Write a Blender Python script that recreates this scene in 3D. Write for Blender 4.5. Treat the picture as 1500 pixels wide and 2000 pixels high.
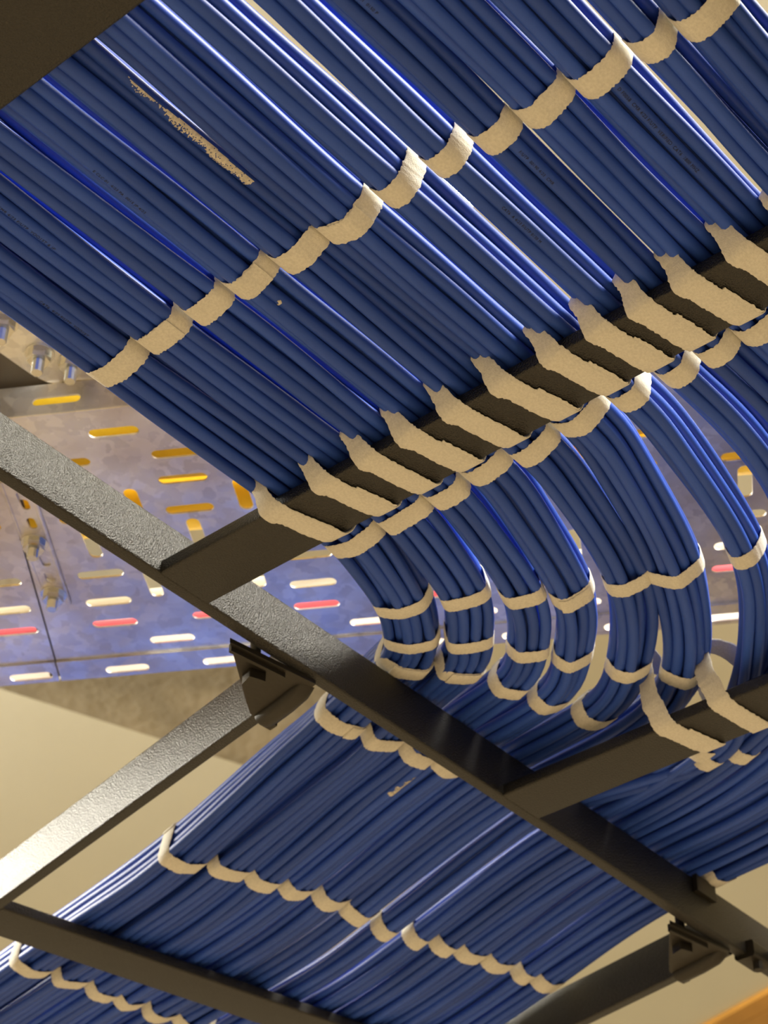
import bpy, bmesh, math, random
import numpy as np
from mathutils import Vector, Matrix

for o in list(bpy.data.objects):
    bpy.data.objects.remove(o, do_unlink=True)
scene = bpy.context.scene
COL = scene.collection
S = 0.001                                   # everything below is written in millimetres
PI = math.pi

# ------------------------------------------------------------------ camera
cam = bpy.data.cameras.new('camera')
cam.sensor_fit = 'VERTICAL'
cam.sensor_height = 36.0
cam.sensor_width = 27.0
cam.lens = 3930.2 / 2000 * 36.0
cam.clip_start = 0.02
cam.clip_end = 60
cam.dof.use_dof = True
cam.dof.focus_distance = 1.02
cam.dof.aperture_fstop = 22
cam_o = bpy.data.objects.new('camera', cam)
COL.objects.link(cam_o)
CR, CU, CF = Vector((.6475, -.7620, .0054)), Vector((-.4819, -.4040, .7775)), Vector((.5903, .5060, .6289))
CP = Vector((-629.92, -712.50, -715.03)) * S
cam_o.matrix_world = Matrix(((CR.x, CU.x, -CF.x, CP.x), (CR.y, CU.y, -CF.y, CP.y), (CR.z, CU.z, -CF.z, CP.z), (0, 0, 0, 1)))
scene.camera = cam_o

# ------------------------------------------------------------------ light
w = bpy.data.worlds.new('room_light')
w.use_nodes = True
scene.world = w
w.node_tree.nodes['Background'].inputs[0].default_value = (.80, .615, .36, 1)
w.node_tree.nodes['Background'].inputs[1].default_value = 0.58


def area(name, loc, target, sx, sy, power, color):
    l = bpy.data.lights.new(name, 'AREA')
    l.shape = 'RECTANGLE'
    l.size, l.size_y, l.energy, l.color = sx, sy, power, color
    o = bpy.data.objects.new(name, l)
    COL.objects.link(o)
    o.location = Vector(loc) * S
    o.rotation_euler = (Vector(target) - Vector(loc)).to_track_quat('-Z', 'Y').to_euler()
    return o


area('ceiling_panel_light_a', (470, -1380, 1440), (0, -50, 30), 0.8, 0.8, 155, (1.0, .94, .80))
area('ceiling_panel_light_b', (-480, 2800, 1440), (200, 200, 30), 1.5, 1.2, 340, (1.0, .94, .80))

scene.view_settings.view_transform = 'Standard'
scene.view_settings.look = 'None'
scene.view_settings.gamma = 1
scene.view_settings.exposure = 0.08
scene.view_settings.use_curve_mapping = False

# ------------------------------------------------------------------ materials
MATS = {}


def mat(name, color, rough=.5, metal=0.0, bump=None, vary=0.0, noise=None, spec=.5, sheen=0, emit=None, coat=0):
    m = bpy.data.materials.new(name)
    m.use_nodes = True
    nt = m.node_tree
    b = nt.nodes['Principled BSDF']
    b.inputs['Base Color'].default_value = (*color, 1)
    b.inputs['Roughness'].default_value = rough
    b.inputs['Metallic'].default_value = metal
    b.inputs['Specular IOR Level'].default_value = spec
    if sheen:
        b.inputs['Sheen Weight'].default_value = sheen
        b.inputs['Sheen Roughness'].default_value = .5
    if coat:
        b.inputs['Coat Weight'].default_value = coat
        b.inputs['Coat Roughness'].default_value = .25
    if emit:
        b.inputs['Emission Color'].default_value = (*emit[0], 1)
        b.inputs['Emission Strength'].default_value = emit[1]
    tc = nt.nodes.new('ShaderNodeTexCoord')
    src = None
    if noise:                                # (scale, dark multiplier, detail)
        n = nt.nodes.new('ShaderNodeTexNoise')
        n.inputs['Scale'].default_value = noise[0]
        n.inputs['Detail'].default_value = noise[2]
        nt.links.new(tc.outputs['Object'], n.inputs['Vector'])
        r = nt.nodes.new('ShaderNodeValToRGB')
        r.color_ramp.elements[0].position = .35
        r.color_ramp.elements[1].position = .65
        k = noise[1]
        r.color_ramp.elements[0].color = (color[0] * k, color[1] * k, color[2] * k, 1)
        r.color_ramp.elements[1].color = (*color, 1)
        nt.links.new(n.outputs['Fac'], r.inputs['Fac'])
        src = r.outputs['Color']
    if vary:
        oi = nt.nodes.new('ShaderNodeObjectInfo')
        mr = nt.nodes.new('ShaderNodeMapRange')
        mr.inputs['To Min'].default_value = 1 - vary
        mr.inputs['To Max'].default_value = 1 + vary
        nt.links.new(oi.outputs['Random'], mr.inputs['Value'])
        hs = nt.nodes.new('ShaderNodeHueSaturation')
        if src:
            nt.links.new(src, hs.inputs['Color'])
        else:
            hs.inputs['Color'].default_value = (*color, 1)
        nt.links.new(mr.outputs['Result'], hs.inputs['Value'])
        src = hs.outputs['Color']
    if src:
        nt.links.new(src, b.inputs['Base Color'])
    if bump:                                 # (scale, strength, distance in metres)
        n = nt.nodes.new('ShaderNodeTexNoise')
        n.inputs['Scale'].default_value = bump[0]
        n.inputs['Detail'].default_value = 3
        nt.links.new(tc.outputs['Object'], n.inputs['Vector'])
        bp = nt.nodes.new('ShaderNodeBump')
        bp.inputs['Strength'].default_value = bump[1]
        bp.inputs['Distance'].default_value = bump[2]
        nt.links.new(n.outputs['Fac'], bp.inputs['Height'])
        nt.links.new(bp.outputs['Normal'], b.inputs['Normal'])
    MATS[name] = m
    return m


mat('cable_jacket', (.034, .100, .52), .46, bump=(60, .25, .0006), vary=.16, noise=(9, .86, 2), spec=.32)
mat('strap_fabric', (.83, .81, .74), .95, bump=(1500, .7, .0004), noise=(700, .88, 3), spec=.1, sheen=.25)
mat('black_powder_coat', (.007, .006, .0045), .30, bump=(900, 1.0, .0010), spec=.68)
mat('dark_steel', (.016, .0135, .010), .42, bump=(300, .3, .0005), spec=.5)
mat('weathered_steel', (.15, .135, .12), .65, noise=(20, .7, 4))
mat('zinc_bolt', (.72, .72, .68), .22, 1.0)
mat('yellow_plastic', (.90, .60, .03), .4)
mat('red_jacket', (.85, .14, .19), .45)
mat('white_jacket_lit_flange', (.88, .87, .82), .5)
mat('print_ink', (.004, .005, .010), .6)
mat('plaster_smear', (.80, .76, .68), .95, noise=(500, .7, 3))
mat('plaster_ceiling', (.80, .80, .68), .95, noise=(1.3, .93, 2), bump=(40, .15, .002))
mat('rough_concrete', (.47, .43, .33), .95, noise=(5.5, .66, 6), bump=(30, .5, .006))
mat('orange_timber', (.74, .38, .07), .6, noise=(6, .8, 2))
mat('lamp_glass', (1, .97, .9), .4, emit=((1, .93, .78), 60))
mat('floor_screed', (.42, .32, .20), .8)
mat('lamp_ring', (.8, .8, .78), .4)


def galv(name, base, rough):
    m = bpy.data.materials.new(name)
    m.use_nodes = True
    nt = m.node_tree
    b = nt.nodes['Principled BSDF']
    b.inputs['Metallic'].default_value = 1.0
    tc = nt.nodes.new('ShaderNodeTexCoord')
    nz = nt.nodes.new('ShaderNodeTexNoise')
    nz.inputs['Scale'].default_value = 70
    nz.inputs['Detail'].default_value = 4
    mx = nt.nodes.new('ShaderNodeVectorMath')
    mx.operation = 'MULTIPLY_ADD'
    mx.inputs[1].default_value = (.02, .02, .02)
    nt.links.new(tc.outputs['Object'], nz.inputs['Vector'])
    nt.links.new(nz.outputs['Color'], mx.inputs[0])
    nt.links.new(tc.outputs['Object'], mx.inputs[2])
    vo = nt.nodes.new('ShaderNodeTexVoronoi')
    vo.inputs['Scale'].default_value = 105
    nt.links.new(mx.outputs[0], vo.inputs['Vector'])
    sp = nt.nodes.new('ShaderNodeSeparateColor')
    nt.links.new(vo.outputs['Color'], sp.inputs[0])
    r = nt.nodes.new('ShaderNodeValToRGB')
    r.color_ramp.elements[0].color = (base[0] * .80, base[1] * .80, base[2] * .82, 1)
    r.color_ramp.elements[1].color = (*base, 1)
    nt.links.new(sp.outputs[0], r.inputs['Fac'])
    st = nt.nodes.new('ShaderNodeTexNoise')
    st.inputs['Scale'].default_value = 11
    st.inputs['Detail'].default_value = 5
    nt.links.new(tc.outputs['Object'], st.inputs['Vector'])
    r2 = nt.nodes.new('ShaderNodeValToRGB')
    r2.color_ramp.elements[0].position, r2.color_ramp.elements[1].position = .36, .60
    r2.color_ramp.elements[0].color = (.80, .74, .68, 1)
    r2.color_ramp.elements[1].color = (1, 1, 1, 1)
    nt.links.new(st.outputs['Fac'], r2.inputs['Fac'])
    mu = nt.nodes.new('ShaderNodeMix')
    mu.data_type = 'RGBA'
    mu.blend_type = 'MULTIPLY'
    mu.inputs[0].default_value = 1
    nt.links.new(r.outputs['Color'], mu.inputs[6])
    nt.links.new(r2.outputs['Color'], mu.inputs[7])
    nt.links.new(mu.outputs[2], b.inputs['Base Color'])
    mr = nt.nodes.new('ShaderNodeMapRange')
    mr.inputs['To Min'].default_value = rough
    mr.inputs['To Max'].default_value = rough + .18
    nt.links.new(sp.outputs[1], mr.inputs['Value'])
    nt.links.new(mr.outputs['Result'], b.inputs['Roughness'])
    bp = nt.nodes.new('ShaderNodeBump')
    bp.inputs['Strength'].default_value = .25
    bp.inputs['Distance'].default_value = .0006
    nt.links.new(nz.outputs['Fac'], bp.inputs['Height'])
    nt.links.new(bp.outputs['Normal'], b.inputs['Normal'])
    MATS[name] = m


galv('galvanised_steel', (.96, .97, .98), .40)
galv('bright_zinc_plate', (.98, .99, .97), .34)

# ------------------------------------------------------------------ helpers


def obj(name, verts, faces, material, parent=None, smooth=None):
    me = bpy.data.meshes.new(name)
    me.from_pydata([(v[0] * S, v[1] * S, v[2] * S) for v in verts], [], faces)
    me.materials.append(MATS[material])
    if smooth is not None:
        for p in me.polygons:
            p.use_smooth = True
        if smooth < 170:
            me.set_sharp_from_angle(angle=math.radians(smooth))
    o = bpy.data.objects.new(name, me)
    COL.objects.link(o)
    if parent:
        o.parent = parent
        o.matrix_parent_inverse = parent.matrix_world.inverted()
    return o


def thing(name, loc, label, cat, group=None):
    o = bpy.data.objects.new(name, None)
    o.empty_display_size = .02
    COL.objects.link(o)
    o.location = Vector(loc) * S
    o.matrix_world = Matrix.Translation(Vector(loc) * S)
    o['label'], o['category'] = label, cat
    if group:
        o['group'] = group
    return o


def tag(o, label, cat, group=None):
    o['label'], o['category'] = label, cat
    if group:
        o['group'] = group
    return o


class MB:
    def __init__(self):
        self.v, self.f = [], []

    def add(self, v, f):
        n = len(self.v)
        self.v += [tuple(x) for x in v]
        self.f += [tuple(i + n for i in q) for q in f]
        return self

    def sweep(self, profile, p0, p1, up=(0, 0, 1), cap=True):
        """straight extrusion of a 2D profile (side, up) from p0 to p1"""
        p0, p1 = Vector(p0), Vector(p1)
        t = (p1 - p0).normalized()
        up = Vector(up)
        side = t.cross(up).normalized()
        up = side.cross(t).normalized()
        n = len(profile)
        vs = [p + side * a + up * b for p in (p0, p1) for a, b in profile]
        fs = [(i, (i + 1) % n, n + (i + 1) % n, n + i) for i in range(n)]
        if cap:
            fs += [tuple(range(n - 1, -1, -1)), tuple(range(n, 2 * n))]
        return self.add(vs, fs)

    def prism(self, poly, z0, z1):
        n = len(poly)
        vs = [(x, y, z0) for x, y in poly] + [(x, y, z1) for x, y in poly]
        fs = [(i, (i + 1) % n, n + (i + 1) % n, n + i) for i in range(n)] + [tuple(range(n - 1, -1, -1)), tuple(range(n, 2 * n))]
        return self.add(vs, fs)

    def build(self, name, m, parent=None, smooth=35):
        return obj(name, self.v, self.f, m, parent, smooth)


def rrect(x0, x1, y0, y1, r, n=3):
    out = []
    for cx, cy, a in ((x1 - r, y1 - r, 0), (x0 + r, y1 - r, 90), (x0 + r, y0 + r, 180), (x1 - r, y0 + r, 270)):
        for i in range(n + 1):
            t = math.radians(a + 90 * i / n)
            out.append((cx + r * math.cos(t), cy + r * math.sin(t)))
    return out


def ngon(r, n, a=0):
    return [(r * math.cos(a + 2 * PI * i / n), r * math.sin(a + 2 * PI * i / n)) for i in range(n)]


def tube_mesh(pts, r, sides=10):
    pts = np.asarray(pts, float)
    t = np.gradient(pts, axis=0)
    t /= np.linalg.norm(t, axis=1)[:, None]
    side = np.cross(t, (0, 0, 1.0))
    side /= np.linalg.norm(side, axis=1)[:, None] + 1e-9
    up = np.cross(side, t)
    a = np.arange(sides) * 2 * PI / sides
    v = (pts[:, None, :] + r * (np.cos(a)[None, :, None] * side[:, None, :] + np.sin(a)[None, :, None] * up[:, None, :])).reshape(-1, 3)
    f = []
    for i in range(len(pts) - 1):
        for j in range(sides):
            k = (j + 1) % sides
            f.append((i * sides + j, i * sides + k, (i + 1) * sides + k, (i + 1) * sides + j))
    f.append(tuple(range(sides - 1, -1, -1)))
    f.append(tuple(range((len(pts) - 1) * sides, len(pts) * sides)))
    return v, f


def sm(a, b, x):
    t = min(1, max(0, (x - a) / (b - a)))
    return t * t * (3 - 2 * t)


# ------------------------------------------------------------------ rack frame
H, T, RW = 38.1, 9.5, 41.0                  # rail height and thickness, rung width
ANG = .1914
CA, SA = math.cos(ANG), math.sin(ANG)       # the second rack meets the first at a slight angle


def B(u, al, z=0.0):
    """point in the second rack: u across it, al along it"""
    return (u * CA + al * SA, -u * SA + al * CA, z)


bar_flat = rrect(0, RW, 0, T, 1.6)
bar_tall = rrect(0, T, 0, H, 1.6)

rack_a = thing('ladder_rack', (0, 0, 0), 'black steel ladder rack running diagonally with three rungs across under the blue bundles', 'ladder rack')
# rails along X. profile (side = t x up): for t=+X side is -Y
MB().sweep([(-T + a, b) for a, b in bar_tall], (-900, 0, 0), (980, 0, 0)).build('rail', 'black_powder_coat', rack_a)
MB().sweep([(a, b) for a, b in bar_tall], (-900, -494, 0), (980, -494, 0)).build('rail', 'black_powder_coat', rack_a)
for x in (-332.0, 0.0, 328.8, 658.0):
    MB().sweep([(a, b) for a, b in bar_flat], (x, -494, 0), (x, .3, 0)).build('rung', 'black_powder_coat', rack_a)
    # weld bead where the rung meets the rail
U1, U2 = 130.9, 608.3
rack_b = thing('ladder_rack', B(U1, 60), 'black steel ladder rack branching off to the lower left from the long rail', 'ladder rack')


def bstart(u):
    return (T + .4 + u * SA) / CA


for u in (U1, U2):
    a0 = bstart(u + T)
    MB().sweep(bar_tall, B(u, a0), B(u, 1500)).build('rail', 'black_powder_coat', rack_b)
RUNG_B = 387.7 + T + .19 * 131
for al in (RUNG_B, RUNG_B + 329, RUNG_B + 658):
    MB().sweep(rrect(-RW, 0, 0, T, 1.6), B(U1 + T - .3, al), B(U2 + .3, al)).build('rung', 'black_powder_coat', rack_b)

# ------------------------------------------------------------------ clamps that join the two racks


def make_clamp(x, y, label, upper):
    c = thing('junction_clamp', (x, y, -4), label, 'clamp', 'clamps joining the two ladder racks')

    def P(px, py, pz):
        return (x + px, y + py, pz)
    # folded plate: outline in plan, slightly dished, hooks the bottom edges of both rails
    out = [(-64, 4), (-4, -4.5), (4, -5.5), (11, 18), (8, 22), (12, 25), (22, 44), (18, 50), (2, 49), (-6, 44)]
    m = MB().prism([(x + a, y + b) for a, b in out], -4.2, -1.0)
    m.build('plate', 'dark_steel', c)
    # lip turned up along the long rail
    m = MB()
    m.prism([(x + a, y + b) for a, b in ((-60, 6.5), (-17, 1.0), (-16.5, 3.4), (-59.5, 9))], -7.2, -1.2)
    m.build('lip', 'dark_steel', c)
    # pressed half-round rib over the end of the branch rail
    prof = [(7.5 * math.cos(a), -6.6 * math.sin(a)) for a in np.linspace(0, PI, 11)]
    m = MB()
    rows = [(2, -1, .02), (2.6, 3, .55), (4, 8, .9), (8, 24, 1), (12, 44, 1), (12.6, 47.5, .8)]
    vs, fs = [], []
    for cx, cy, k in rows:
        for a, b in prof:
            vs.append((x + cx + a * CA * (.6 + .4 * k), y + cy - a * SA, -4.0 + b * k))
    n = len(prof)
    for i in range(len(rows) - 1):
        for j in range(n - 1):
            fs.append((i * n + j, i * n + j + 1, (i + 1) * n + j + 1, (i + 1) * n + j))
    fs.append(tuple(range((len(rows) - 1) * n, len(rows) * n)))
    m.add(vs, fs).build('pressed_rib', 'dark_steel', c, 50)
    # square bolt head and shank
    bx, by = x - 29, y + 16.5
    m = MB().sweep(rrect(-5.8, 5.8, -5.8, 5.8, 1.2), (bx, by, -4.3), (bx, by, -11), up=(.35, 1, 0))
    hb = m.build('bolt_head', 'dark_steel', c)
    MB().sweep(ngon(3.6, 12), (bx, by, -4), (bx, by, 46), up=(0, 1, 0)).build('bolt_shank', 'dark_steel', hb)
    MB().prism([(x + a, y + b) for a, b in ((13, 42), (20, 42), (21, 49), (14, 49.5))], -7.5, -4.2).build('stop_pin', 'dark_steel', c)
    # tab of the upper half, hooked over the inner face of the rail
    if not upper:
        return c
    MB().prism([(x + a, y - T + b) for a, b in ((-48, -4.2), (-22, -4.2), (-22, -.3), (-48, -.3))], 25, 39).build('upper_tab', 'dark_steel', c)
    return c


make_clamp(137, 9.5, 'dark folded steel clamp with square bolt, left of the cables, under the long rail', False)
make_clamp(137 + 477, 9.5, 'dark folded steel clamp with bolt at the lower right, beside the pale wall', True)
cap = thing('rail_clip', (640, 2, -3), 'small black clip under the long rail at the right edge of the photo', 'clip')
MB().sweep(rrect(-9, 9, -3, 11, 2.5), (636, 2, 0), (662, 2, 0)).build('body', 'dark_steel', cap)
MB().sweep(ngon(4, 8), (648, -2, -3), (648, -2, -10), up=(0, 1, 0)).build('screw', 'dark_steel', cap)

# ------------------------------------------------------------------ cable bundles
YB = [-77, -115, -148.5, -177.5, -208.5, -240.4, -276, -305.5, -333, -358.4, -388.7, -420, -443, -475]
NC = [17, 13, 9, 10, 10, 13, 8, 8, 6, 10, 10, 6, 12]
SEED = [0, 2, 1, 4, 1, 0, 6, 7, 3, 4, 4, 4, 1]
DC = 7.5
NB = 13
rng = np.random.RandomState(7)
random.seed(11)
ORD = ['first', 'second', 'third', 'fourth', 'fifth', 'sixth', 'seventh', 'eighth', 'ninth', 'tenth', 'eleventh', 'twelfth', 'thirteenth']


def pack(n, seed):
    """n round cables pressed together into a bundle"""
    r = np.random.RandomState(seed)
    p = r.normal(0, 9, (n, 2))
    for it in range(220):
        p *= .968
        for _ in range(3):
            d = p[:, None] - p[None]
            l = np.hypot(d[..., 0], d[..., 1]) + np.eye(n) * 99
            ov = np.clip(DC - l, 0, None)
            p += .5 * (d / l[..., None] * ov[..., None]).sum(1)
    return p - .5 * (p.max(0) + p.min(0))


class Bundle:
    pass


VIA = {0: [(142, -66), (186, -37), (213, -10)], 1: [(159, -102), (207, -67), (239, -36)], 2: [(180, -130), (238, -91), (272, -51)],
       3: [(201, -153), (266, -107), (307, -59)], 4: [(211, -187), (299, -128), (341, -72)], 5: [(223, -215), (328, -152), (372, -87)],
       6: [(232, -259), (317, -213), (390, -155), (434, -103)]}


GAP = [0, .0, .0, 1.6, .8, .0, 3.0, 5.4, .4, .0, .0, 2.4, .0, 0]     # slack left between neighbours


def lane(k):
    return YB[k] - GAP[k] / 2 - .85, YB[k + 1] + GAP[k + 1] / 2 + .85


def path_for(k):
    yc = .5 * sum(lane(k))
    f = k / (NB - 1)
    u = 206 + (YB[0] - yc) * .985
    s0 = 70 + 50 * f
    e = (84 if k < 7 else 50) - 95 * f
    al_e = (e + u * SA) / CA
    P0 = np.array([s0, yc])
    P3 = np.array(B(u, al_e)[:2])
    P1 = P0 + np.array([.55 * (P3[0] - s0), 0])
    P2 = P3 - .55 * (P3[1] - yc) * np.array([SA, CA])
    pts = [np.array([x, yc]) for x in np.arange(-640, s0 - 5, 12.0)]
    via = VIA.get(k)
    if via:                                  # centre line measured through the straps of the bend
        C = np.array([(s0 - 60, yc), (s0 - 30, yc), (s0 - 5, yc)] + via + [tuple(P3), B(u, al_e + 40)[:2], B(u, al_e + 80)[:2]])
        for i in range(1, len(C) - 2):
            p0, p1, p2, p3 = C[i - 1], C[i], C[i + 1], C[i + 2]
            if i < 2:
                continue
            for t in np.linspace(0, 1, 12, endpoint=False):
                pts.append(.5 * ((2 * p1) + (-p0 + p2) * t + (2 * p0 - 5 * p1 + 4 * p2 - p3) * t * t + (-p0 + 3 * p1 - 3 * p2 + p3) * t ** 3))
        al_e += 40
    for t in (np.linspace(0, 1, 60) if not via else []):
        pts.append((1 - t) ** 3 * P0 + 3 * (1 - t) ** 2 * t * P1 + 3 * (1 - t) * t * t * P2 + t ** 3 * P3)
    for al in np.arange(al_e + 12, 1300, 14.0):
        pts.append(np.array(B(u, al)[:2]))
    pts = np.array(pts)
    seg = np.r_[0, np.cumsum(np.linalg.norm(np.diff(pts, axis=0), axis=1))]
    L = seg[-1]
    s = np.arange(0, L, 11.0)
    xy = np.stack([np.interp(s, seg, pts[:, i]) for i in range(2)], 1)
    for _ in range(3):
        xy[1:-1] = .25 * xy[:-2] + .5 * xy[1:-1] + .25 * xy[2:]
    return s, xy, u


BUND = []
for k in range(NB):
    b = Bundle()
    wd = lane(k)[0] - lane(k)[1]
    b.pack = pack(NC[k], SEED[k])
    b.pack[:, 0] *= min(1.12, max(.9, (wd - DC) / np.ptp(b.pack[:, 0])))
    b.h = np.ptp(b.pack[:, 1]) + DC
    b.s, xy, b.u = path_for(k)
    z0 = T + 1.4 + b.h / 2
    zr = H + 1.8 + b.h / 2
    z = []
    i0 = int(np.argmin(abs(xy[:, 0] - 78) + 9 * (xy[:, 1] > -70) * (k > 0)))
    i1 = int(np.argmin(abs(xy[:, 1] - 2) + 1e3 * (xy[:, 0] < 80)))
    for i, (x, y) in enumerate(xy):
        q = min(1, max(0, (i - i0) / (i1 - i0)))   # climbs through the bend to pass over the long rail
        z.append(z0 + (zr - z0) * q ** 1.3 * (1 - sm(30, 330, y)))
    z = np.array(z)
    for _ in range(6):
        z[1:-1] = .25 * z[:-2] + .5 * z[1:-1] + .25 * z[2:]
    b.c = np.c_[xy, z]
    t = np.gradient(b.c, axis=0)
    t /= np.linalg.norm(t, axis=1)[:, None]
    b.t = t
    lat = np.cross((0, 0, 1.0), t)
    lat /= np.linalg.norm(lat, axis=1)[:, None]
    b.lat = lat
    b.up = np.cross(t, lat)
    # slow roll and slack of the bundle, wander of each cable
    ph = rng.uniform(0, 6.28, 8)
    b.roll = .07 * np.sin(b.s / 130 + ph[0]) + .05 * np.sin(b.s / 61 + ph[1])
    swell = 1 + .018 * np.sin(b.s / 55 + ph[2])
    b.off = []
    for i in range(NC[k]):
        q = rng.uniform(0, 6.28, 4)
        a0, b0 = b.pack[i]
        a = a0 * swell + .8 * np.sin(b.s / rng.uniform(45, 110) + q[0]) + .3 * np.sin(b.s / 23 + q[1])
        bb = b0 + .6 * np.sin(b.s / rng.uniform(45, 110) + q[2])
        ca, sa = np.cos(b.roll), np.sin(b.roll)
        b.off.append((a * ca - bb * sa, a * sa + bb * ca))
    BUND.append(b)

for k, b in enumerate(BUND):
    if k == 0:
        lab = 'leftmost thick bundle of blue cables, on the inside of the bend, nearest the galvanised tray'
    elif k == NB - 1:
        lab = 'outermost bundle of blue cables, thirteenth from the left, cut by the upper right corner'
    elif k == 4:
        lab = 'fifth bundle of blue cables from the left, with a long beige plaster smear'
    else:
        lab = ORD[k] + ' bundle of blue cables from the left, counted along the black rung'
    b.root = thing('cable_bundle', b.c[0], lab, 'cable bundle', 'blue cable bundles on the ladder racks')
    b.cables = []
    for i in range(NC[k]):
        a, bb = b.off[i]
        pts = b.c + b.lat * a[:, None] + b.up * bb[:, None]
        v, f = tube_mesh(pts, DC / 2 - .02, 10)
        o = obj('cable', v, f, 'cable_jacket', b.root, 180)
        b.cables.append((o, pts))


def at(b, x, y):
    return int(np.argmin((b.c[:, 0] - x) ** 2 + (b.c[:, 1] - y) ** 2))


def frame_at(b, x, y):
    i = at(b, x, y)
    # sub-sample shift along the tangent so the strap stands where it was asked for
    d = (x - b.c[i, 0]) * b.t[i, 0] + (y - b.c[i, 1]) * b.t[i, 1]
    d = max(-7, min(7, d))
    return i, b.c[i] + b.t[i] * d, b.t[i], b.lat[i], b.up[i]


def hull(pts):
    pts = sorted(map(tuple, pts))

    def half(ps):
        h = []
        for p in ps:
            while len(h) > 1 and (h[-1][0] - h[-2][0]) * (p[1] - h[-2][1]) - (h[-1][1] - h[-2][1]) * (p[0] - h[-2][0]) <= 0:
                h.pop()
            h.append(p)
        return h
    a, c = half(pts), half(pts[::-1])
    return a[:-1] + c[:-1]


def resample(poly, step):
    p = np.array(poly + [poly[0]])
    sg = np.r_[0, np.cumsum(np.linalg.norm(np.diff(p, axis=0), axis=1))]
    n = int(sg[-1] / step)
    s = np.linspace(0, sg[-1], n, endpoint=False)
    q = np.stack([np.interp(s, sg, p[:, i]) for i in range(2)], 1)
    for _ in range(14):
        q = .25 * np.roll(q, 1, 0) + .5 * q + .25 * np.roll(q, -1, 0)
    t = np.roll(q, -1, 0) - np.roll(q, 1, 0)
    t /= np.linalg.norm(t, axis=1)[:, None]
    nrm = np.stack([t[:, 1], -t[:, 0]], 1)
    return q, nrm


def ribbon(name, centers, normals, widths, half_w, t0, t1, parent, closed=True, fuzz=.5):
    """cloth band: centre line, outward normals, width directions; t0..t1 thickness along the normal"""
    v, f = [], []
    n = len(centers)
    lo = rng.uniform(-fuzz, fuzz, n)
    hi = rng.uniform(-fuzz, fuzz, n)
    for i in range(n):
        c, nn, ww = np.array(centers[i]), np.array(normals[i]), np.array(widths[i])
        hw = half_w[i] if hasattr(half_w, '__len__') else half_w
        hl, hh = hw + lo[i], hw + hi[i]
        tm = .5 * (t0 + t1)
        v += [c - ww * (hl - .5) + nn * t0, c + ww * (hh - .5) + nn * t0, c + ww * hh + nn * tm,
              c + ww * (hh - .6) + nn * t1, c - ww * (hl - .6) + nn * t1, c - ww * hl + nn * tm]
    m = 6
    for i in range(n if closed else n - 1):
        j = (i + 1) % n
        for a in range(m):
            c2 = (a + 1) % m
            f.append((i * m + a, j * m + a, j * m + c2, i * m + c2))
    if not closed:
        f.append(tuple(range(m)))
        f.append(tuple(range((n - 1) * m + m - 1, (n - 1) * m - 1, -1)))
    return obj(name, v, f, 'strap_fabric', parent, 50)


def strap(k, x, y, label, group, tail=None, half=7.4, tilt=0.0):
    b = BUND[k]
    i, c, t, lat, up = frame_at(b, x, y)
    ring = [(b.off[j][0][i] + DC / 2 * math.cos(q), b.off[j][1][i] + DC / 2 * math.sin(q)) for j in range(NC[k]) for q in np.linspace(0, 2 * PI, 14)[:-1]]
    q, nr = resample(hull(ring), 1.0)
    if tilt:
        t = t + lat * tilt
        t = t / np.linalg.norm(t)
    root = thing('hook_and_loop_strap', c, label, 'strap', group)
    cen = [c + lat * a + up * bb for a, bb in q]
    nor = [lat * a + up * bb for a, bb in nr]
    wid = [t] * len(q)
    ribbon('band', cen, nor, wid, half, .05, 1.0, root)
    # overlapping end of the band
    n = len(q)
    ang = np.arctan2(q[:, 1], q[:, 0])
    if tail is None:
        tail = (math.radians(40), math.radians(140))
    a0, a1 = tail
    idx = [j for j in range(n) if a0 <= (ang[j] - a0) % (2 * PI) + a0 <= a1]
    idx.sort(key=lambda j: (ang[j] - a0) % (2 * PI))
    if len(idx) > 4:
        sl = rng.uniform(-1.3, 1.3)
        ribbon('overlapping_end', [cen[j] + t * sl for j in idx], [nor[j] for j in idx], [t] * len(idx), half - .2, 1.05, 2.0, root, False)
    return root


def rad(a, b):
    return (math.radians(a), math.radians(b))


# row above the upper rung
ROW1X = [-129, -131, -131, -130, -128, -127, -129, -129, -125, -124, -122, -121, -119]
tails = {1: rad(225, 300), 3: rad(215, 280), 5: rad(225, 310)}
for k in range(NB):
    b = BUND[k]
    strap(k, ROW1X[k], b.c[at(b, ROW1X[k], YB[k] - 15), 1],
          'cream strap around ' + ORD[k] + ' bundle from the left, in the long row above the upper rung', 'straps in the row above the upper rung', tails.get(k))
# row just past the upper rung
for k in range(11):
    strap(k, 65 + rng.uniform(-1.5, 1.5), YB[k] - 15, 'cream strap around ' + ORD[k] + ' bundle from the left, just below the upper rung',
          'straps just below the upper rung')
# straps in the bend
bend = {
    'upper': [VIA[k][0] for k in range(7)],
    'middle': [VIA[k][1] for k in range(6)],
    'lower': [VIA[k][2] for k in range(5)]}
for nm, pts in bend.items():
    for k, (x, y) in enumerate(pts):
        strap(k, x, y, 'cream strap on ' + ORD[k] + ' bundle from the inside of the bend, ' + nm + ' strap in the bend', 'straps in the bend',
              rad(200, 300) if (k, nm) in ((0, 'lower'), (1, 'lower'), (3, 'upper')) else None, half=7.2)
# past the second rung, right
for j, (x, y) in enumerate([(434, -103), (453, -121), (473, -142)]):
    k = 6 + j
    strap(k, x, y, 'cream strap below the lower rung at the right edge, on ' + ORD[k] + ' bundle from the bend', 'straps below the lower rung')
strap(12, 594, -8, 'cream strap half hidden behind the long rail at right, on the outermost bundle', 'straps behind the long rail')
# past the long rail
for k, (x, y) in enumerate([(244, 70), (280, 62), (317, 54), (353, 46)]):
    strap(k, x, y, 'cream strap just left of the long rail, on ' + ORD[k] + ' bundle of the lower rack', 'straps just past the long rail',
          rad(185, 255) if k == 0 else None)
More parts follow.
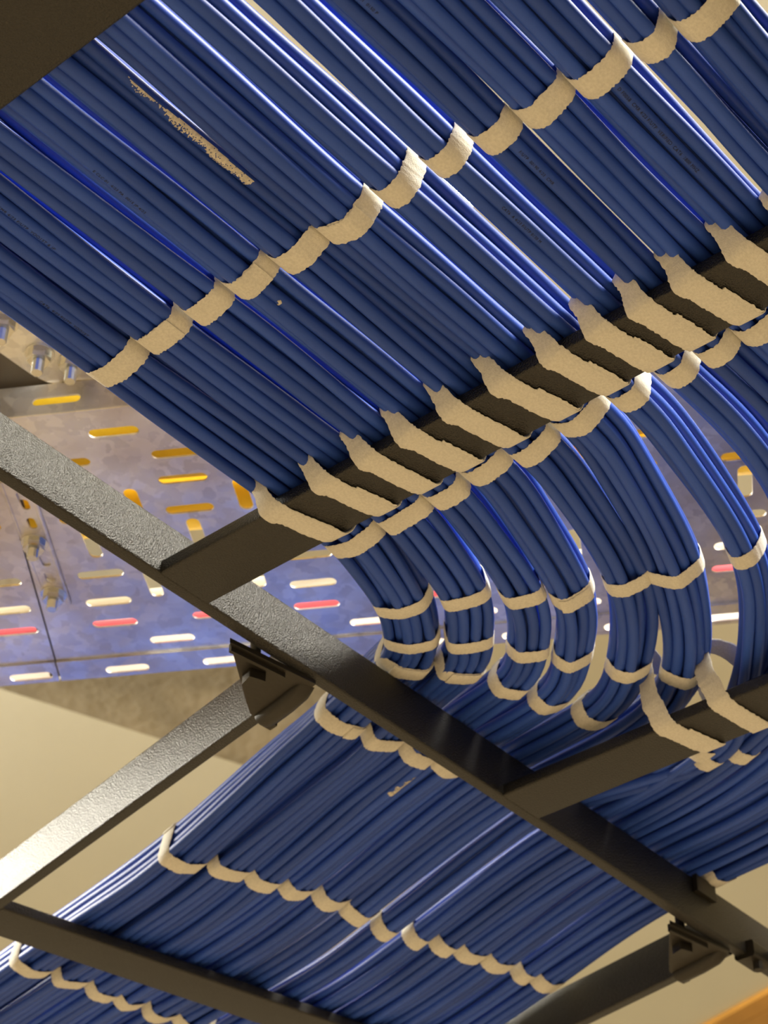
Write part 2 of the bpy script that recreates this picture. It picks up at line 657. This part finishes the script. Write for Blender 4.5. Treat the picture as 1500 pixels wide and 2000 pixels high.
# middle of the second rack
ROWM = [(279, 262), (322, 244), (351, 237), (379, 230), (407, 222), (446, 220), (480, 219), (504, 212), (528, 204), (555, 199), (580, 194), (608, 189), (640, 184)]
for k, (x, y) in enumerate(ROWM):
    strap(k, x, y, 'cream strap in the long scalloped row below the long rail, ' + ORD[k] + ' from the left', 'straps in the middle of the lower rack')
ROWE = [(322, 470), (360, 462), (393, 458), (423, 454), (457, 450), (490, 446), (520, 442)]
for k, (x, y) in enumerate(ROWE):
    strap(k, x, y, 'cream strap below the lowest rung at the bottom edge, ' + ORD[k] + ' from the left', 'straps past the rung of the lower rack')


def catmull(P, n=12, closed=True):
    P = np.array(P, float)
    out = []
    m = len(P)
    for i in range(m):
        p0, p1, p2, p3 = P[(i - 1) % m], P[i], P[(i + 1) % m], P[(i + 2) % m]
        for t in np.linspace(0, 1, n, endpoint=False):
            out.append(.5 * ((2 * p1) + (-p0 + p2) * t + (2 * p0 - 5 * p1 + 4 * p2 - p3) * t * t + (-p0 + 3 * p1 - 3 * p2 + p3) * t ** 3))
    return np.array(out)


def tie(ctrl, label, group, tail=True, half=7.6, taper=None):
    """strap looped over a bundle and under a rung; ctrl = list of (point, outward normal)"""
    P = catmull([c for c, _ in ctrl], 9)
    N = catmull([n for _, n in ctrl], 9)
    t = np.roll(P, -1, 0) - np.roll(P, 1, 0)
    t /= np.linalg.norm(t, axis=1)[:, None]
    N -= t * (N * t).sum(1)[:, None]
    N /= np.linalg.norm(N, axis=1)[:, None]
    W = np.cross(t, N)
    root = thing('hook_and_loop_strap', P[0], label, 'strap', group)
    hw = half * catmull([[q] for q in taper], 9)[:, 0] if taper else half
    ribbon('band', P, N, W, hw, -.6, .65, root, True, .45)
    if tail:
        lo = [i for i in range(len(P)) if P[i][2] < 1.0 or False]
        lo = sorted(lo, key=lambda i: P[i][0])
        lo = lo[int(len(lo) * tail):]
        sl = W[lo[0]] * (2.6 if W[lo[0]][1] < 0 else -2.6)
        pts = [P[i] + sl for i in lo]
        ribbon('overlapping_end', pts, [N[i] for i in lo], [W[i] for i in lo], half - 1.0, -.55, .3, root, False)
    return root


for k in range(12):
    b = BUND[k]
    yl, yr = YB[k] + .0, YB[k + 1]
    yc = .5 * (yl + yr)
    wd = yl - yr
    zt = T + b.h + 1.6
    j = rng.uniform(-1.2, 1.2)
    c = [((20, yc, zt + .6), (0, 0, 1)),
         ((4, yc + .28 * wd, zt - .6), (-.2, .3, 1)),
         ((-9, yl - .8, T + b.h * .55), (-.85, .5, .1)),
         ((-7.5, yl - .24 * wd, T + 1), (-.97, .25, 0)),
         ((-1.2, yc + .16 * wd + j, .4), (-.75, 0, -.7)),
         ((8, yc + .06 * wd + j, -.9), (0, 0, -1)),
         ((20, yc - .02 * wd + j, -1.0), (0, 0, -1)),
         ((33, yc - .12 * wd + j, -.9), (0, 0, -1)),
         ((42.3, yc - .2 * wd + j, .4), (.75, 0, -.7)),
         ((48, yc - .30 * wd, T + 1), (.97, -.25, 0)),
         ((49, yr + .8, T + b.h * .55), (.85, -.5, .1)),
         ((37, yc - .28 * wd, zt - .6), (.2, -.3, 1))]
    tie(c, 'cream strap tying ' + ORD[k] + ' bundle from the left down to the upper black rung', 'straps tied around the upper rung',
        tail=(.0 if k == 0 else .42) if k not in (2, 4) else 0,
        taper=[1, .8, .42, .68, 1, 1, 1, 1, 1, .68, .42, .8])
for k, (ya, yb, lab) in {5: (-133, -143, 'cream strap slung under the lower rung at right, the left one of two'),
                         6: (-176, -181, 'cream strap slung under the lower rung at right, cut by the photo edge')}.items():
    b = BUND[k]
    x0 = 328.8
    i = at(b, x0 + 20, .5 * (ya + yb) + 20)
    zt = b.c[i, 2] + b.h / 2 + 2
    bx, by = b.c[i, 0], b.c[i, 1]
    c = [((x0 + 18, by, zt + 1), (0, 0, 1)),
         ((x0 - 4, ya + 8, zt - 4), (-.7, .4, .7)),
         ((x0 - 10, ya + 4, T + 12), (-1, .25, 0)),
         ((x0 - 8, ya + 1, T), (-1, .15, -.1)),
         ((x0 - 1.4, ya, .6), (-.75, 0, -.7)),
         ((x0 + 9, ya * .75 + yb * .25, -.9), (0, 0, -1)),
         ((x0 + 20, ya * .5 + yb * .5, -1.0), (0, 0, -1)),
         ((x0 + 33, ya * .2 + yb * .8, -.9), (0, 0, -1)),
         ((x0 + 42.3, yb, .5), (.75, 0, -.7)),
         ((x0 + 47, yb + 1, T + 2), (1, 0, 0)),
         ((x0 + 46, yb + 3, zt - 6), (.9, 0, .4))]
    tie(c, lab, 'straps slung under the lower rung', tail=(.35 if k == 5 else 0), half=7.8)

# ------------------------------------------------------------------ printing and smears on cable jackets


def lowest_cable(b, x, y, z=12):
    """cable of the bundle nearest to a point on the underside"""
    best = None
    for o, pts in b.cables:
        d = np.min(np.linalg.norm(pts - np.array((x, y, z)), axis=1))
        if best is None or d < best[0]:
            best = (d, o, pts)
    return best[1], best[2]


def on_cable(pts, x0):
    """frame function: distance along the cable from x0 and angle round the jacket -> point"""
    sg = np.r_[0, np.cumsum(np.linalg.norm(np.diff(pts, axis=0), axis=1))]
    i0 = int(np.argmin(np.linalg.norm(pts[:, :len(x0)] - np.array(x0), axis=1)))
    s0 = sg[i0]

    def fn(u, ang, r):
        s = s0 + u
        c = np.array([np.interp(s, sg, pts[:, i]) for i in range(3)])
        c2 = np.array([np.interp(s + 1, sg, pts[:, i]) for i in range(3)])
        t = (c2 - c) / np.linalg.norm(c2 - c)
        lat = np.cross((0, 0, 1.0), t)
        lat /= np.linalg.norm(lat)
        up = np.cross(t, lat)
        return c + r * (lat * math.sin(ang) - up * math.cos(ang))
    return fn


def print_text(k, text, x0, y0, size, lean):
    b = BUND[k]
    o, pts = lowest_cable(b, x0, y0)
    cu = bpy.data.curves.new('print', 'FONT')
    cu.body = text
    cu.size = size
    cu.space_character = 1.12
    to = bpy.data.objects.new('print', cu)
    COL.objects.link(to)
    dg = bpy.context.evaluated_depsgraph_get()
    me = bpy.data.meshes.new_from_object(to.evaluated_get(dg))
    bpy.data.objects.remove(to, do_unlink=True)
    fn = on_cable(pts, (x0, pts[at_i(pts, x0), 1]))
    v = [fn(p.co.x, lean - (p.co.y - size * .35) / (DC / 2), DC / 2 + .06) for p in me.vertices]
    f = [tuple(p.vertices) for p in me.polygons]
    bpy.data.meshes.remove(me)
    t = obj('printed_lettering', v, f, 'print_ink', o)
    return t


def at_i(pts, x):
    return int(np.argmin(np.abs(pts[:, 0] - x) + 1000 * (pts[:, 1] > 40)))


print_text(10, 'D F0058  CMR 4/23 F/UTP  VERIFIED  CAT6  1800 MHZ', -112, -409, 2.5, -.25)
print_text(1, 'C1-CAT6  4/23  CMR 4/23 F/UTP  YOO15T & JP', -262, -139, 2.5, .1)
print_text(0, 'CAT6  4/23 F/UTP  YOO15T', -190, -104, 2.5, .1)
print_text(8, 'F/UTP  00190 4/23  CMR', -112, -351, 2.3, -.2)
print_text(8, 'CAT6 4/23  E PM1  0150 P', -240, -350, 2.3, -.1)
print_text(3, 'E CLC 01  4/23 PA  0015 JP 4/23', -232, -190, 2.3, .1)
print_text(7, 'CAT6  A 4/23 F/UTP 0130 M', -86, -322, 2.3, -.2)


def smear(k, x0, y0, length, size, lean, seed, edge=1):
    """thin crust of dried plaster on one cable, ragged along one side"""
    b = BUND[k]
    o, pts = lowest_cable(b, x0, y0, 12)
    i0 = int(np.argmin(np.linalg.norm(pts[:, :2] - np.array((x0, y0)), axis=1)))
    fn = on_cable(pts, tuple(pts[i0, :2]))
    r = np.random.RandomState(seed)
    nu, nv = int(length / .55), 14
    v, f = [], []
    for i in range(nu + 1):
        for j in range(nv + 1):
            v.append(fn(i * length / nu, lean + (j / nv - .5) * size, DC / 2 + .05 + .07 * r.rand()))
    ph = r.uniform(0, 6, 4)
    for i in range(nu):
        x = i / nu
        lo = .1 + .1 * math.sin(x * 9 + ph[0])
        top = .22 + .72 * x + .16 * math.sin(x * 21 + ph[1]) + r.uniform(-.14, .14)
        top *= sm(0, .15, x) * (1 - sm(.965, 1, x))
        for j in range(nv):
            q = j / nv
            if lo <= q <= top and r.rand() > .02 + .55 * (1 - x) * (q > .35):
                a = i * (nv + 1) + j
                f.append((a, a + 1, a + nv + 2, a + nv + 1))
    return obj('plaster_smear', v, f, 'plaster_smear', o)


smear(4, -268, -239, 92, 1.9, -.2, 3)
smear(2, 335, 60, 30, 1.5, 0, 5)
smear(3, -108, -196, 3.4, 1.2, 0, 9)

# ------------------------------------------------------------------ galvanised cable tray above
TD = np.array([.5217, -.8531])
TN = np.array([.8531, .5217])
TZ = 235.0
# tray axes measured in plan
P_far = np.array([193.0 + (235 - 200) * .89, 399.0 + (235 - 200) * 1.22])


def TR(t, n):
    v = TD * t + TN * n
    return v[0], v[1]


def slot_poly(ct, cn, L, Wd, vert, nseg=8):
    r = Wd / 2
    a = L / 2 - r
    out = []
    for sgn, base in ((1, -90), (-1, 90)):
        for i in range(nseg + 1):
            q = math.radians(base + 180 * i / nseg)
            x, y = sgn * a + r * math.cos(q), r * math.sin(q)
            out.append((x, y))
    if vert:
        out = [(-y, x) for x, y in out]
    return [(ct + x, cn + y) for x, y in out]


def holed_plate(name, outline, holes, z, thick, parent, bevel=.35, to_world=TR, m='galvanised_steel'):
    cu = bpy.data.curves.new(name, 'CURVE')
    cu.dimensions = '2D'
    cu.fill_mode = 'BOTH'
    cu.extrude = thick / 2 * S
    cu.bevel_depth = bevel * S
    cu.bevel_resolution = 1
    for poly in [outline] + holes:
        sp = cu.splines.new('POLY')
        sp.points.add(len(poly) - 1)
        for p, q in zip(sp.points, poly):
            x, y = to_world(*q)
            p.co = (x * S, y * S, 0, 1)
        sp.use_cyclic_u = True
    to = bpy.data.objects.new(name, cu)
    COL.objects.link(to)
    dg = bpy.context.evaluated_depsgraph_get()
    me = bpy.data.meshes.new_from_object(to.evaluated_get(dg))
    bpy.data.objects.remove(to, do_unlink=True)
    me.materials.clear()
    me.materials.append(MATS[m])
    me.transform(Matrix.Translation((0, 0, z * S)))
    o = bpy.data.objects.new(name, me)
    COL.objects.link(o)
    if parent:
        o.parent = parent
        o.matrix_parent_inverse = parent.matrix_world.inverted()
    return o


PER = 82.6
rows_h = [(131, -85), (160, -46), (189, -48), (224, -51), (293, -56), (329, -59), (358, -61.5), (386, -103.5)]
rows_v = [(213, -8), (254, -52.5), (310, -18)]


def seam_t(n):
    return -181 - (n - 190) * .12


def slots_in(t0f, t1f, rows, vert, L=37.5, Wd=10.0):
    out = []
    for n, ph in rows:
        for i in range(-12, 16):
            t = ph + i * PER
            e = (Wd if vert else L) / 2 + 1.2
            if t - e > t0f(n) and t + e < t1f(n):
                out.append(slot_poly(t, n, L, Wd, vert))
    return out


def far(n):
    return 900.0


def lft(n):
    return -700.0


tray_specs = [('main', lambda n: seam_t(n) + 1.0, far, 'galvanised perforated cable tray with long slots, crossing behind the racks'),
              ('end', lft, lambda n: seam_t(n) - 1.0, 'short end of galvanised perforated tray at the left edge, past the seam')]
for nm, lo, hi, lab in tray_specs:
    x, y = TR(.5 * (lo(250) + hi(250)), 250)
    tr = thing('perforated_cable_tray', (x, y, TZ), lab, 'cable tray', 'galvanised cable tray lengths')
    n0, n1 = 106.5, 403.6
    holed_plate('base', [(lo(n0), n0), (hi(n0), n0), (hi(n1), n1), (lo(n1), n1)],
                slots_in(lo, hi, rows_h, False) + slots_in(lo, hi, rows_v, True, 37, 11), TZ, 1.0, tr)
    n0, n1 = 402.4, 429.0
    holed_plate('rim_strip', [(lo(n0), n0), (hi(n0), n0), (hi(n1), n1), (lo(n1), n1)],
                slots_in(lo, hi, [(419.5, -67.0)], False), TZ - 2.0, 1.0, tr)
    # side flange standing up along the near edge, with its own slots
    a, c = TR(0, 105.5)
    fl = MB()
    z0, z1 = TZ - 1.0, TZ + 27
    holes = []
    for i in range(-8, 12):
        t = -121 + i * PER
        if t - 20 > lo(106) and t + 20 < hi(106):
            holes.append(slot_poly(t, 12, 36, 8, False))
    pl = holed_plate('side_flange', [(lo(106), 0), (hi(106), 0), (hi(106), 28), (lo(106), 28)], holes, 0, 1.0, None, to_world=lambda t, q: (t, q))
    # stand the strip upright
    R = Matrix(((TD[0], 0, TN[0], 0), (TD[1], 0, TN[1], 0), (0, 1, 0, 0), (0, 0, 0, 1)))
    xx, yy = TN * 105.2
    pl.data.transform(Matrix.Translation((xx * S, yy * S, (TZ - .5) * S)) @ R)
    pl.parent = tr
    pl.matrix_parent_inverse = tr.matrix_world.inverted()
    p0, p1 = TR(lo(429), 430.0), TR(hi(429), 430.0)
    MB().sweep(rrect(-.6, .6, 0, 62, .4), (*p0, TZ - 1), (*p1, TZ - 1)).build('far_flange', 'white_jacket_lit_flange', tr)  # white colour stands in for the brightly lit galvanised inner face
    prof = [(1.8 * math.cos(q), 1.8 * math.sin(q)) for q in np.linspace(0, 2 * PI, 9)[:-1]]
    p0, p1 = TR(lo(106), 106.0), TR(hi(106), 106.0)
    MB().sweep(prof, (*p0, TZ + .6), (*p1, TZ + .6)).build('bend_edge', 'galvanised_steel', tr, 60)


def hex_bolt(x, y, z, label, group, stud=11, tilt=(0, 0)):
    r = thing('hex_bolt', (x, y, z), label, 'bolt', group)
    MB().sweep(ngon(10.5, 20), (x, y, z), (x, y, z - 1.6), up=(0, 1, 0)).build('washer', 'zinc_bolt', r, 30)
    MB().sweep(ngon(8.3, 6, .3), (x, y, z - 1.6), (x, y, z - 8.2), up=(0, 1, 0)).build('nut', 'zinc_bolt', r, 30)
    v, f = [], []
    n, st = 12, 14
    for i in range(st + 1):
        rr = 4.0 + (.4 if i % 2 else -.15)
        for a in range(n):
            q = 2 * PI * a / n
            v.append((x + rr * math.cos(q), y + rr * math.sin(q), z - 8 - stud * i / st))
    for i in range(st):
        for a in range(n):
            c = (a + 1) % n
            f.append((i * n + a, i * n + c, (i + 1) * n + c, (i + 1) * n + a))
    f.append(tuple(range(st * n, st * n + n)))
    obj('threaded_end', v, f, 'zinc_bolt', r)
    return r


# splice strip by the seam
x, y = TR(-174, 250)
sp = thing('splice_strip', (x, y, TZ - 2), 'narrow galvanised splice strip beside the tray seam, left of the long rail', 'splice strip')
hl = [slot_poly(-171, 195, 22, 7, True), slot_poly(-172.5, 222, 14, 7, True), slot_poly(-176, 268, 15, 7, True), slot_poly(-178.5, 289, 14, 7, True)]
holed_plate('strip', [(-182, 172), (-160, 172), (-172, 325), (-191, 325)], hl, TZ - 1.6, 1.0, sp)
MB().sweep(rrect(-1.6, 1.6, -2, 0, .8), (*TR(-160.5, 172), TZ - 1.2), (*TR(-172.5, 325), TZ - 1.2)).build('folded_edge', 'galvanised_steel', sp)
MB().sweep(rrect(-1.2, 1.2, -1.6, 0, .6), (*TR(-181.5, 172), TZ - 1.2), (*TR(-190.5, 325), TZ - 1.2)).build('folded_edge', 'galvanised_steel', sp)
MB().sweep([(-9, 0), (9, 0), (9, 1.2), (-9, 1.2)], (*TR(seam_t(108), 108), TZ + 1.2), (*TR(seam_t(428), 428), TZ + 1.2)).build('seam_light_stop', 'weathered_steel', sp)  # added dark strip, stops light showing through the seam
for (t, n), lab in (((-177, 244), 'zinc hex bolt in the tray splice strip, the upper one by the left edge'),
                    ((-181, 310), 'zinc hex bolt in the tray splice strip, the lower one by the left edge')):
    x, y = TR(t, n)
    hex_bolt(x, y, TZ - 2.2, lab, 'bolts in the tray splice', 8)

# bracket plate beside the tray, upper left
br = thing('bracket_plate', (20, 100, 262), 'bright galvanised bracket plate with rounded corner at upper left, beside the first bundle', 'bracket plate')
corner = [(24 - 9, 166), (24 - 3, 164.5), (24 + 3, 161), (28, 155)]
out = [(-190, 166)] + corner + [(56, 113), (112, 22), (-190, 22)]
holed_plate('plate', out, [], 265.6, 2.2, br, .4, to_world=lambda a, c: (a, c), m='bright_zinc_plate')
MB().sweep(rrect(-1.2, 1.2, 0, 30, .8), (-190, 166.5, 264), (12, 166.5, 264)).build('upstand', 'galvanised_steel', br)
for (x, y), lab in (((-40, 142), 'zinc hex bolt at the left edge of the bracket plate'), ((-3, 146), 'zinc hex bolt in the middle of the bracket plate'),
                    ((18, 135), 'zinc hex bolt on the bracket plate, nearest the first cable bundle')):
    hex_bolt(x, y, 264.0, lab, 'bolts in the bracket plate', 11)
up_ = thing('strut_channel', (-60, 216, 301), 'grey steel strut channel above the tray, at the left edge behind the bracket plate', 'strut channel')
m = MB().sweep([(-52, 0), (52, 0), (52, 40), (49, 40), (49, 3), (-49, 3), (-49, 40), (-52, 40)], (-240, 216, 301), (120, 216, 301))
m.build('channel', 'weathered_steel', up_)

# what lies in the tray, seen through its slots
for i, (n, z, r, mname, nm, lab) in enumerate([
    (206, TZ + 42, 22, 'yellow_plastic', 'yellow_duct', 'yellow round duct lying in the tray, seen through the upper slots'),
    (158, TZ + 42, 22, 'yellow_plastic', 'yellow_duct', 'yellow round duct along the near side of the tray, behind the slotted flange'),
    (262, TZ + 42, 24, 'yellow_plastic', 'yellow_duct', 'yellow round duct seen through the tray slots in the middle of its width'),
    (376, TZ + 12, 5.0, 'red_jacket', 'red_cable', 'red cable lying in the tray, seen through the third slot row from below'),
    (347, TZ + 12, 9, 'white_jacket_lit_flange', 'white_cable', 'white cable in the tray beside the red one, seen through slots'),
]):
    pts = []
    for t in np.arange(-690, 890, 40.0):
        x, y = TR(t, n + 3 * math.sin(t / 90 + i))
        pts.append((x, y, z))
    v, f = tube_mesh(pts, r, 18)
    tag(obj(nm, v, f, mname, None, 60), lab, 'duct' if 'duct' in nm else 'cable')

# ------------------------------------------------------------------ ceiling of the room
def plate(name, poly, z0, z1, m):
    o = MB().prism(poly, z0, z1).build(name, m, None, 30)
    return o


c = plate('ceiling', [(-6000, -6000), (9000, -6000), (9000, 9000), (-6000, 9000)], 1500, 1600, 'plaster_ceiling')
c['kind'] = 'structure'
fl_ = plate('floor', [(-3000, -3000), (4000, -3000), (4000, 4000), (-3000, 4000)], -1750, -1700, 'floor_screed')
fl_['kind'] = 'structure'
d = np.array((1953.9 - 1275.7, 1632.4 - 1859.1))
d /= np.linalg.norm(d)
nn = np.array((d[1], -d[0]))
p = np.array((1275.7, 1859.1))
q = np.array((1568.4, 1353.6))
wdt = abs((q - p) @ nn)
sg = np.sign((q - p) @ nn)
a, e = p - d * 5000, p + d * 1150
bm_ = plate('trim_1', [tuple(a), tuple(e), tuple(e + nn * sg * wdt), tuple(a + nn * sg * wdt)], 1380, 1499.5, 'rough_concrete')
bm_['kind'] = 'structure'
# timber board on the ceiling at the lower right
d = np.array((3540 - 3479, 1754 - 1553.5))
d /= np.linalg.norm(d)
n2 = np.array((d[1], -d[0]))
if n2[0] < 0:
    n2 = -n2
p = np.array((3540, 1754))
tb = thing('timber_beam', (3400, 1500, 1350), 'orange timber beam high up at the bottom right corner', 'beam')
for j in range(3):
    o0 = p + n2 * (j * 61)
    poly = [tuple(o0 - d * 2500), tuple(o0 + d * 2500), tuple(o0 + d * 2500 + n2 * 59), tuple(o0 - d * 2500 + n2 * 59)]
    MB().prism(poly, 1485, 1499.5).build('plank', 'orange_timber', tb)
# downlight glimpsed between the bundles
dl = thing('downlight', (937, 544, 1485), 'small bright downlight glimpsed through the gaps between the cable bundles', 'lamp')
MB().sweep(ngon(58, 32), (937, 544, 1492), (937, 544, 1484), up=(0, 1, 0)).build('lens', 'lamp_glass', dl)
ring_v, ring_f = [], []
for i in range(32):
    q = 2 * PI * i / 32
    for rr, z in ((59, 1499), (59, 1480), (72, 1482), (74, 1499)):
        ring_v.append((937 + rr * math.cos(q), 544 + rr * math.sin(q), z))
for i in range(32):
    j = (i + 1) % 32
    for a in range(4):
        c2 = (a + 1) % 4
        ring_f.append((i * 4 + a, j * 4 + a, j * 4 + c2, i * 4 + c2))
obj('ring', ring_v, ring_f, 'lamp_ring', dl, 40)
